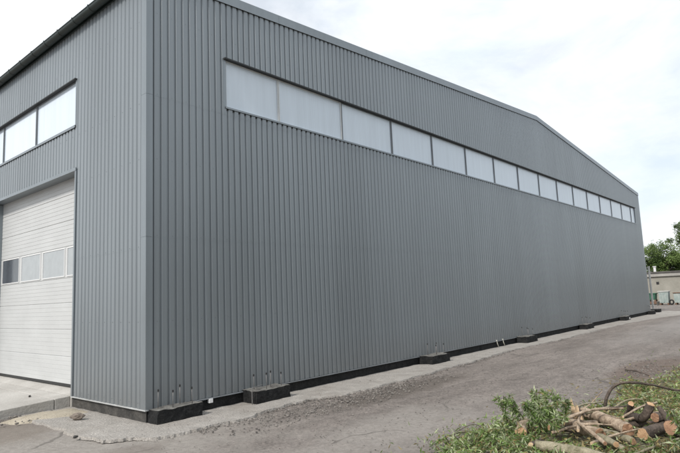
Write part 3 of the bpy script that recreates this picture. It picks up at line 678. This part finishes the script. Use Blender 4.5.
for i, (p, a, b, bk, ct, lab) in enumerate(LOGS): log(p, a, b, bk, ct, lab, i * 2.3)
# splintered pieces
for (x, y, z, dx, dz, h, lab) in ((2.98, -5.45, .05, .0, .40, .3, 'tall tan splinter of split wood standing at the back of the pile'), (2.95, -5.52, .05, .03, .30, .2, 'shorter tan splinter of split wood leaning beside the tall one')):
    s = MB(); s.sweep([(x, y - .055, z), (x + .03, y + .0, z), (x - .03, y + .02, z)], [(x + dx, y + .04, z + dz * .8), (x + dx + .012, y + .05, z + dz * .8), (x + dx, y + .06, z + dz * .8 - .07)])
    s.add([(x + .03, y - .05, z), (x + .02, y - .01, z), (x - .01, y - .04, z), (x + dx * .6, y, z + dz * .7)], [(0, 1, 3), (1, 2, 3), (2, 0, 3)])
    tag(s.build('wood_splinter', cuts['cream']), lab, 'splinter', 'wood splinters')
log([(3.99, -5.53, .0), (3.96, -5.54, .15), (4.03, -5.60, .32), (4.14, -5.71, .41), (4.23, -5.9, .42), (4.5, -6.05, .36), (4.83, -6.25, .26), (5.0, -6.6, .2), (5.1, -7.1, .05)], .022, .015, 'dark', 'brown', 'long bare branch arching over the brush pile', 70, 'bare_branch', 'bare branches', 'branch', 8)
log([(3.95, -5.55, .02), (4.05, -5.72, .15), (4.07, -5.85, .21), (4.1, -6.0, .22)], .014, .010, 'pale', 'brown', 'short bare branch curving under the long arching one', 71, 'bare_branch', 'bare branches', 'branch', 8)
log([(8.4, -4.7, .02), (8.0, -5.0, .06), (7.7, -5.3, .03)], .014, .008, 'dark', 'brown', 'thin dark twig lying on the asphalt beyond the pile', 72, 'bare_branch', 'bare branches', 'branch', 6)
log([(3.5, -5.1, .02), (3.7, -5.35, .12), (4.0, -5.5, .3)], .012, .006, 'tan', 'brown', 'thin tan twig leaning against the foot of the arching branch', 73, 'bare_branch', 'bare branches', 'branch', 6)
for i, (a, b, c, lab) in enumerate((((1.9, -4.75, .02), (1.6, -4.5, .10), (1.15, -4.35, .01), 'thin bare twig arching out over the asphalt on the far left'), ((1.7, -4.7, .02), (1.45, -4.6, .09), (1.2, -4.62, .01), 'thin bare twig bent low at the left tip of the heap'),
        ((2.2, -4.75, .03), (1.8, -4.45, .06), (1.4, -4.3, .01), 'long thin twig lying flat beyond the left tip of the heap'), ((2.0, -4.7, .02), (2.0, -4.5, .12), (1.8, -4.3, .02), 'thin twig hooking back over the asphalt left of the shoots'))):
    log([a, b, c], .007, .003, 'dark', 'brown', lab, 80 + i, 'bare_branch', 'bare branches', 'branch', 6)
log([(3.3, -6.9, .05), (3.7, -6.75, .25), (4.4, -6.6, .1)], .025, .02, 'dark', 'brown', 'thick dark branch at the right behind the upended block', 74, 'bare_branch', 'bare branches', 'branch', 8)

# ------------------------------------------------------------------ leafy willow branches
wl = [leafmat('willow_leaf', (.12, .20, .05), (.28, .38, .13)), leafmat('willow_leaf_pale', (.30, .36, .20), (.46, .50, .32), .3), leafmat('dry_leaf', (.20, .16, .07), (.33, .27, .13), .2)]
stemm = mat('green_brown_stem', (.10, .085, .04), .7, col2=(.2, .17, .08), scale=6)
def leaf(mb, p, d, ln, w):
    d = d.normalized(); sd_ = d.cross(Vector((random.uniform(-1, 1), random.uniform(-1, 1), random.uniform(.2, 1)))).normalized() * w
    nrm = sd_.cross(d).normalized() * ln * random.uniform(-.12, .12)
    mb.add([p, p + d * ln * .4 + sd_ + nrm, p + d * ln - nrm * 2, p + d * ln * .4 - sd_ + nrm], [(0, 1, 2), (0, 2, 3)])
def leafy(p0, dirv, length, label, nl=90, lift=.25, pale=.2, dry=.05, name='leafy_branch', ll=.085, group='cut leafy willow branches'):
    st = MB(); lf = MB(); p = Vector(p0); d = Vector(dirv).normalized(); pts = [p.copy()]; n = 9
    for i in range(n):
        d = (d + Vector((random.uniform(-.16, .16), random.uniform(-.16, .16), lift * (.55 - i / n) * .5 + random.uniform(-.05, .05)))).normalized()
        p = p + d * length / n; p.z = max(p.z, .012); pts.append(p.copy())
    st.tube(pts, [.008 * (1 - .8 * i / n) for i in range(n + 1)], 5)
    paths = [pts]
    for k in range(6):
        i = random.randint(1, n - 2); q = pts[i].copy(); t = (pts[i + 1] - pts[i]).normalized(); sd_ = (t + Vector((random.uniform(-1, 1), random.uniform(-1, 1), random.uniform(-.1, .7))) * .75).normalized(); tp = [q]
        for j in range(4):
            sd_ = (sd_ + Vector((0, 0, -.12))).normalized(); q = q + sd_ * length * .085; q.z = max(q.z, .012); tp.append(q.copy())
        st.tube(tp, [.004, .0035, .003, .002, .0015], 4); paths.append(tp)
    for _ in range(nl):
        tp = random.choice(paths + [pts] * 2); i = random.randint(0 if tp is not pts else 2, len(tp) - 2); t = random.random(); q = tp[i].lerp(tp[i + 1], t); td = (tp[i + 1] - tp[i]).normalized()
        dd = td * .4 + Vector((random.uniform(-1, 1), random.uniform(-1, 1), random.uniform(-1.5, .5))) * .75
        u = random.random(); lf.mi = 2 if u < dry else (1 if u < dry + pale else 0)
        leaf(lf, q, dd, ll * random.uniform(.6, 1.25), ll * .095 * random.uniform(.8, 1.3))
    o = st.build(name, stemm); tag(o, label, 'branch', group)
    lf.build('foliage', wl, o); return o
def where(x, y):
    return ''
spots = []
# front left heap of leaves, between the pile and the asphalt
B_ = [((1.85, -4.85, .03), (-.75, .2, .03), .8, 'leafy willow shoot reaching farthest out over the asphalt on the left'),
      ((1.9, -4.9, .04), (-.8, .1, .1), .8, 'leafy willow branch lying flat at the left tip of the heap'),
      ((2.4, -4.95, .05), (-.7, .2, .1), .7, 'leafy willow branch rising behind the round orange log end'),
      ((2.1, -5.15, .06), (-.9, -.1, .08), .8, 'leafy willow branch hanging over the small cream-ended stick'),
      ((2.4, -5.1, .08), (-.8, .0, .12), .8, 'leafy willow branch bending left above the round orange log end'),
      ((1.7, -5.3, .05), (-.9, .2, .15), .8, 'leafy willow branch at the lower left, in front of the orange log end'),
      ((1.6, -5.5, .05), (-.9, .1, .2), .7, 'leafy willow branch at the bottom edge, left of the front log'),
      ((1.4, -5.0, .03), (-.8, .3, .0), .8, 'flat willow branch lowest on the left'),
      ((2.55, -5.2, .12), (-.05, .15, 1), .5, 'tall upright willow shoot at the top of the heap'),
      ((2.45, -5.0, .1), (-.2, .3, 1), .45, 'upright willow shoot left of the tallest one'),
      ((2.7, -5.25, .1), (.3, .5, .8), .45, 'willow shoot leaning right beside the tallest one'),
      ((2.9, -5.2, .04), (.5, .1, .06), .5, 'leafy willow branch behind the tan barkless log'),
      ((2.3, -5.4, .1), (-.6, -.5, .3), .6, 'leafy willow branch drooping in front of the dark left log'),
      ((2.0, -5.0, .1), (-.3, .2, .7), .5, 'short leafy shoot standing over the round orange log end'),
      ((1.35, -4.75, .02), (-.8, .3, .03), .7, 'leafy twig at the far left end of the heap, flat on the asphalt'), ((1.2, -4.95, .02), (-.9, .1, .05), .6, 'leafy twig at the bottom edge, farthest left'),
      ((2.62, -5.28, .1), (.1, .1, .9), .42, 'leafy shoot right behind the tallest upright one'), ((2.35, -5.2, .08), (-.1, .0, .9), .42, 'leafy shoot in front of the tallest upright one'),
      ((2.5, -5.12, .08), (-.25, .1, .8), .36, 'low leafy shoot between the upright ones'), ((2.2, -5.3, .08), (-.3, -.1, .7), .36, 'low leafy shoot right of the round orange log end'),
      ((2.75, -5.4, .08), (.2, .0, .7), .3, 'small leafy shoot at the foot of the splinters'),
      ((1.6, -4.8, .02), (-.8, .2, .0), .6, 'small willow twig on the asphalt at the left'),
      ((1.3, -5.6, .03), (-.7, -.5, .3), .6, 'willow twig at the bottom edge beside the front log'),
      ((3.2, -5.4, .03), (.7, -.1, .05), .6, 'leafy branch lying behind the splinters')]
for i, (a, d, ln, lab) in enumerate(B_): leafy(a, d, ln * .9, lab, 170, pale=.4, dry=.08, ll=.085, lift=.25 if d[2] > .6 else .05)
C_ = [((3.7, -6.2, .02), (.5, .3, .1), .6, 'leafy branch just behind the dark curved log'), ((3.6, -6.7, .05), (.4, -.2, .2), .6, 'leafy branch behind the brown cut face'),
      ((3.9, -6.2, .05), (.8, .1, .3), .8, 'leafy branch under the long arching branch'), ((3.7, -5.8, .02), (.6, -.5, .05), .5, 'leafy branch beside the foot of the arching branch'),
      ((4.5, -6.6, .03), (.7, -.3, .12), .8, 'leafy branch at the right edge behind the arching branch'), ((4.8, -6.2, .03), (.9, .1, .08), .8, 'leafy branch beyond the crest of the arching branch'),
      ((5.6, -6.1, .02), (.9, .0, .06), .8, 'leafy branch spread on the far part of the litter'), ((6.4, -6.3, .02), (.8, -.2, .08), .9, 'leafy branch at the right edge, farther back'),
      ((7.4, -6.1, .02), (.8, .0, .08), .9, 'leafy branch near the reddish rubble'), ((8.2, -6.1, .02), (.9, -.2, .15), .9, 'bushy leafy branch beyond the reddish rubble'),
      ((9.2, -5.95, .02), (.8, .0, .15), .9, 'farthest leafy branch at the edge of the asphalt'), ((2.2, -6.5, .05), (-.5, -.4, .3), .6, 'leafy twig at the bottom edge right of the front log'),
      ((2.3, -6.9, .05), (-.4, .1, .4), .6, 'leafy branch in the lower right corner')]
for i, (a, d, ln, lab) in enumerate(C_): leafy(a, d, ln, lab, 190, pale=.4, dry=.28, lift=.06)
# thin tangled sticks lying over and between the logs
SK = [((2.2, -5.55, .25), (3.1, -6.0, .27), 'pale stick lying across the tops of the tan logs'), ((2.5, -5.4, .2), (3.4, -5.75, .22), 'thin stick behind the tan log with the round cut end'),
      ((2.0, -5.8, .2), (2.9, -5.6, .26), 'thin stick running away from the front log'), ((2.7, -5.35, .15), (3.6, -5.9, .2), 'long pale stick at the back of the pile'),
      ((1.8, -6.0, .13), (2.6, -6.3, .16), 'stick lying along the front between two pale sticks'), ((2.9, -5.3, .1), (3.8, -5.55, .2), 'stick pointing at the foot of the arching branch'),
      ((2.0, -5.5, .14), (2.4, -6.05, .21), 'short stick over the dark left log'), ((2.6, -5.7, .24), (3.3, -5.4, .2), 'crooked stick under the splinters'),
      ((2.7, -6.1, .25), (3.5, -6.3, .3), 'stick reaching from the thick tan log to the dark curved log'), ((1.7, -6.4, .08), (2.5, -6.7, .12), 'stick along the bottom edge at the right'),
      ((3.1, -6.0, .12), (3.9, -6.4, .15), 'stick on the leaves behind the dark logs'), ((2.3, -5.2, .12), (3.0, -5.15, .2), 'stick among the upright willow shoots')]
for i, (a, b, lab) in enumerate(SK):
    a, b = Vector(a), Vector(b); m_ = (a + b) / 2 + Vector((random.uniform(-.08, .08), random.uniform(-.08, .08), random.uniform(-.01, .05)))
    log([tuple(a), tuple(m_), tuple(b)], random.uniform(.012, .024), random.uniform(.007, .014), ('tan', 'pale', 'tan', 'dark')[i % 4], 'cream', lab, 100 + i, 'stick', 'thin sticks in the brush pile', 'stick', 7)
# leaf litter and ground cover: nobody could count it
lt = MB()
def inside(x, y):
    e = -4.95 + .35 * noise.noise(Vector((x * .9, 0, 3))) - (.35 if 3.2 < x < 6.5 else 0) + .18 * noise.noise(Vector((x * 3, y, 1)))
    if x < 3.2: e -= (3.2 - x) * .02
    if x > 7: e -= .55
    return y < e
for _ in range(2600):                                   # thinner spill of leaves under the left heap
    x = random.gauss(1.75, .6); y = random.gauss(-4.95, .3)
    u = random.random(); lt.mi = 2 if u < .25 else (1 if u < .55 else 0)
    leaf(lt, Vector((x, y, .004 + abs(random.gauss(0, .06)))), Vector((random.uniform(-1, 1), random.uniform(-1, 1), random.uniform(-.2, .9))), random.uniform(.04, .10), random.uniform(.005, .010))
cnt = 0
while cnt < 34000:
    x = random.uniform(1.0, 15) if random.random() < .45 else random.uniform(1.2, 6.5); y = random.uniform(-9.5, -4.5)
    if not inside(x, y) and random.random() > .02: continue
    if x < 3.2 and y > -5.6 and random.random() < .5: continue
    if 2.1 < x < 3.3 and -6.5 < y < -5.35 and random.random() < .75: continue
    dn = noise.noise(Vector((x * 1.4, y * 1.4, 8)))
    if dn < -.25 and random.random() < .6: continue
    z = .006 + abs(random.gauss(0, .035)) * (1 + max(0, dn) * 2)
    u = random.random(); lt.mi = 2 if u < .45 else (1 if u < .62 else 0)
    leaf(lt, Vector((x, y, z)), Vector((random.uniform(-1, 1), random.uniform(-1, 1), random.uniform(-.1, .55))), random.uniform(.035, .10), random.uniform(.006, .012)); cnt += 1
tag(lt.build('leaf_litter', wl), 'carpet of green and dry willow leaves under the brush pile', 'leaf litter', kind='stuff')
tw = MB()
for _ in range(420):
    x = random.uniform(1.2, 11); y = random.uniform(-8.5, -5.0)
    if not inside(x, y): continue
    a = random.uniform(0, 6.28); l_ = random.uniform(.15, .6); z = random.uniform(.01, .06)
    tw.tube([(x, y, z), (x + .5 * l_ * math.cos(a), y + .5 * l_ * math.sin(a), z + random.uniform(0, .05)), (x + l_ * math.cos(a + .2), y + l_ * math.sin(a + .2), z)], [.006, .005, .003], 4)
tag(tw.build('twig_litter', stemm), 'small bare twigs scattered in the leaf litter', 'twig litter', kind='stuff')
# dirt under the litter
s = MB(); ring = []
for i in range(60):
    t = i / 59; x = 1.0 + 16 * t; e = -5.0 + .35 * noise.noise(Vector((x * .9, 0, 3))) - (.35 if 3.2 < x < 6.5 else 0) - (.55 if x > 7 else 0) + .12 * noise.noise(Vector((x * 5, 0, 1)))
    ring.append((x, e))
for (x, y) in ring: s.v += [(x, y, -.005), (x, y - .25, .016), (x, -14, .03)]
for i in range(59): s.f += [(3 * i + 1, 3 * i + 4, 3 * i + 3, 3 * i), (3 * i + 2, 3 * i + 5, 3 * i + 4, 3 * i + 1)]
tag(s.build('verge_soil', mat('leafy_soil', (.07, .065, .04), .95, col2=(.17, .15, .10), scale=5, bump=1, bscale=30, fine=.4), sm=True), 'brown soil under the brush pile', kind='structure')

# ------------------------------------------------------------------ background: low building, bins, post, trees
low = empty('low_building', (53, 0, 0), label='low beige plastered building with flat grey roof edge behind the bins', cat='building')
pla = mat('beige_plaster', (.26, .25, .215), .9, col2=(.34, .325, .285), scale=1.2, bump=.3, bscale=8, fine=.1)
s = MB(); s.box(53, 61, -16, 22, -.05, 2.45); s.build('wall', pla, low)
s = MB(); s.box(52.85, 61.2, -16.2, 22.2, 2.452, 2.78); s.build('parapet', mat('grey_concrete_band', (.30, .29, .27), .9, col2=(.4, .39, .36), scale=2), low)
s = MB(); s.box(52.75, 61.3, -16.3, 22.3, 2.782, 2.9); s.build('roof', mat('dark_roof_felt', (.10, .095, .09), .9, var=.3, scale=3), low)
s = MB(); s.box(52.96, 53.02, 3.3, 3.52, 1.75, 1.97); s.build('vent_opening', cap, low)
s = MB(); s.tube([(53.6, 3.65, 2.85), (53.6, 3.65, 3.35)], .11, 10); s.tube([(53.6, 3.65, 3.35), (53.6, 3.65, 3.42)], .16, 10); s.build('vent_pipe', doorfr, low, sm=False)
s = MB(); s.box(52.94, 53.03, -3.2, -2.0, 1.1, 2.0); s.build('window', darkgl, low)
def bin_(x, y, w, d, h, z, label, body, lidm):
    b = empty('waste_bin', (x, y, 0), label=label, cat='bin', group='metal bins by the low building')
    s = MB(); t = .04
    s.add([(x - d / 2 + t, y - w / 2 + t, z + .12), (x + d / 2 - t, y - w / 2 + t, z + .12), (x + d / 2 - t, y + w / 2 - t, z + .12), (x - d / 2 + t, y + w / 2 - t, z + .12),
           (x - d / 2, y - w / 2, z + h), (x + d / 2, y - w / 2, z + h), (x + d / 2, y + w / 2, z + h), (x - d / 2, y + w / 2, z + h)],
          [(0, 3, 2, 1), (4, 5, 6, 7), (0, 1, 5, 4), (1, 2, 6, 5), (2, 3, 7, 6), (3, 0, 4, 7)])
    for k in (-.3, 0, .3): s.box(x - d / 2 - .03, x - d / 2 + .01, y + k * w - .02, y + k * w + .02, z + .2, z + h - .08)
    s.build('body', body, b)
    s = MB(); s.box(x - d / 2 - .05, x + d / 2 + .04, y - w / 2 - .05, y + w / 2 + .05, z + h + .002, z + h + .07); s.build('lid', lidm, b, bevel=.015)
    for sx_ in (-1, 1):
        for sy_ in (-1, 1):
            s = MB(); s.box(x + sx_ * d * .38 - .05, x + sx_ * d * .38 + .05, y + sy_ * w * .4 - .06, y + sy_ * w * .4 + .06, 0, z + .125); s.build('leg', rust, b)
    return b
teal = mat('weathered_teal_paint', (.25, .32, .31), .7, col2=(.42, .46, .44), scale=3, fine=.15)
green = mat('green_paint', (.025, .10, .06), .7, col2=(.05, .15, .10), scale=3)
whm = mat('whitish_metal', (.5, .5, .48), .6, var=.15)
bin_(49, 2.22, .72, .8, 1.05, .05, 'grey-turquoise metal bin with white lid, left of the pair', teal, whm)
bin_(49, .95, 1.05, .8, .9, .05, 'wide pale turquoise metal bin cut by the right edge of the photo', teal, rust)
bin_(49.3, 3.2, .62, .8, .62, .33, 'small green metal bin beside the far corner of the hall', green, green)
s = MB(); s.box(48.3, 49.9, 2.75, 4.0, -.02, .30); s.build('concrete_plinth', conc) ; tag(bpy.data.objects['concrete_plinth'], 'pale concrete block under the green bin', 'concrete block')
s = MB(); s.box(48.2, 48.29, 2.7, 4.0, .12, .32); tag(s.build('rusty_beam', rust), 'rusty brown beam along the front of the pale concrete block', 'beam')
ty = MB()
prof = [(.12, -.08), (.2, -.10), (.24, -.05), (.24, .05), (.2, .10), (.12, .08)]; n = 20
vs = [(48.6 + r * math.cos(2 * math.pi * j / n) * .25, 1.66 + h, .34 + r * math.sin(2 * math.pi * j / n)) for j in range(n) for r, h in prof]
vs = [(48.6 + h, 1.66 + r * math.cos(2 * math.pi * j / n) * .8, .24 + r * math.sin(2 * math.pi * j / n) * .95) for j in range(n) for r, h in prof]
ty.add(vs, [(j * 6 + k, ((j + 1) % n) * 6 + k, ((j + 1) % n) * 6 + (k + 1) % 6, j * 6 + (k + 1) % 6) for j in range(n) for k in range(6)])
tag(ty.build('old_tyre', cap, sm=True), 'black tyre standing between the two turquoise bins', 'tyre')
s = MB(); s.tube([(36, .44, 0), (36, .44, 2.9)], .06, 12); s.tube([(36, .44, 2.9), (36, .44, 2.96)], .07, 12)
tag(s.build('white_post', whm, sm=False), 'thin white post just past the far corner of the hall', 'post')

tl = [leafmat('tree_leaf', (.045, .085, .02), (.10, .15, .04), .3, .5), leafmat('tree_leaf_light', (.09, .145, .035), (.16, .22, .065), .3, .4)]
tb = mat('tree_bark', (.09, .075, .06), .9)
def tree(x, y, h, r, crown_z, label, nclump=26, per=230, ls=.16, sq=.8):
    rnd = random.Random(int(x * 31 + y * 17)); t = empty('tree', (x, y, 0), label=label, cat='tree', group='trees behind the low building')
    s = MB(); s.tube([(x, y, -.1), (x + .1, y, h * .3), (x, y + .1, crown_z)], [.2, .16, .1], 8); tips = []
    cl = MB()
    for _ in range(nclump):
        a, u = rnd.uniform(0, 6.28), rnd.uniform(-1, 1); q = rnd.random() ** .45; w = math.sqrt(1 - u * u)
        c = Vector((x + math.cos(a) * w * r * q, y + math.sin(a) * w * r * q, crown_z + u * r * sq * q)); tips.append(c)
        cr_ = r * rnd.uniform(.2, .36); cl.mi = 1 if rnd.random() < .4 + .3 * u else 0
        for _ in range(per):
            d = Vector((rnd.gauss(0, 1), rnd.gauss(0, 1), rnd.gauss(0, .8))).normalized() * cr_ * rnd.random() ** .5 * rnd.uniform(.7, 1.15); p = c + d
            e = Vector((rnd.uniform(-1, 1), rnd.uniform(-1, 1), rnd.uniform(-.8, .4))).normalized(); f = e.orthogonal().normalized(); g_ = ls * rnd.uniform(.6, 1.3)
            cl.add([p, p + e * g_ * .5 + f * g_ * .33, p + e * g_, p + e * g_ * .5 - f * g_ * .33], [(0, 1, 2, 3)])
    for c in tips[::2]: s.tube([(x, y + .05, crown_z - r * sq * .7), (x + (c.x - x) * .5, y + (c.y - y) * .5, (c.z + crown_z - r * sq * .5) / 2), tuple(c)], [.09, .05, .02], 5)
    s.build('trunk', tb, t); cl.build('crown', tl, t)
TREES = [(62, 5.0, 6.2, 2.4, 4.1, 'rounded light green tree just right of the far hall corner', 62), (64, 2.6, 6, 2.6, 3.9, 'lower green tree filling the gap between the hall and the tall crown', 70),
         (66, 2.4, 8.6, 2.1, 7.0, 'tall dark green tree rising at the right edge of the photo', 40), (65, 9.5, 6, 2.6, 4.2, 'green tree mostly hidden behind the far hall corner', 24),
         (64, -1.5, 7, 2.8, 4.6, 'broad green tree beyond the right edge bins', 26), (70, -6, 7, 3.2, 5, 'broad green tree outside the right edge', 24)]
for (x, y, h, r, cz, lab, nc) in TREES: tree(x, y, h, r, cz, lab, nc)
# unseen trees added behind the camera so the long wall reflects something darker
for i, (x, y, r, cz) in enumerate(((2, -21, 3.6, 4.6), (9, -22, 3.8, 5.0), (16, -21, 3.6, 4.6), (23, -22, 4.0, 5.0), (30, -22, 3.8, 4.8), (-5, -23, 3.8, 4.8), (38, -23, 4.2, 5.0))):
    tree(x, y, cz + r, r, cz, 'green roadside tree added to darken what the long wall reflects, ' + ['second', 'third', 'fourth', 'fifth', 'sixth', 'first', 'last'][i] + ' in its row, outside the photo', 42, 110, .34, .95)
for o in COL.objects:
    if o.get('label', '').startswith('green roadside tree'): o['group'] = 'unseen trees added to darken the long wall'
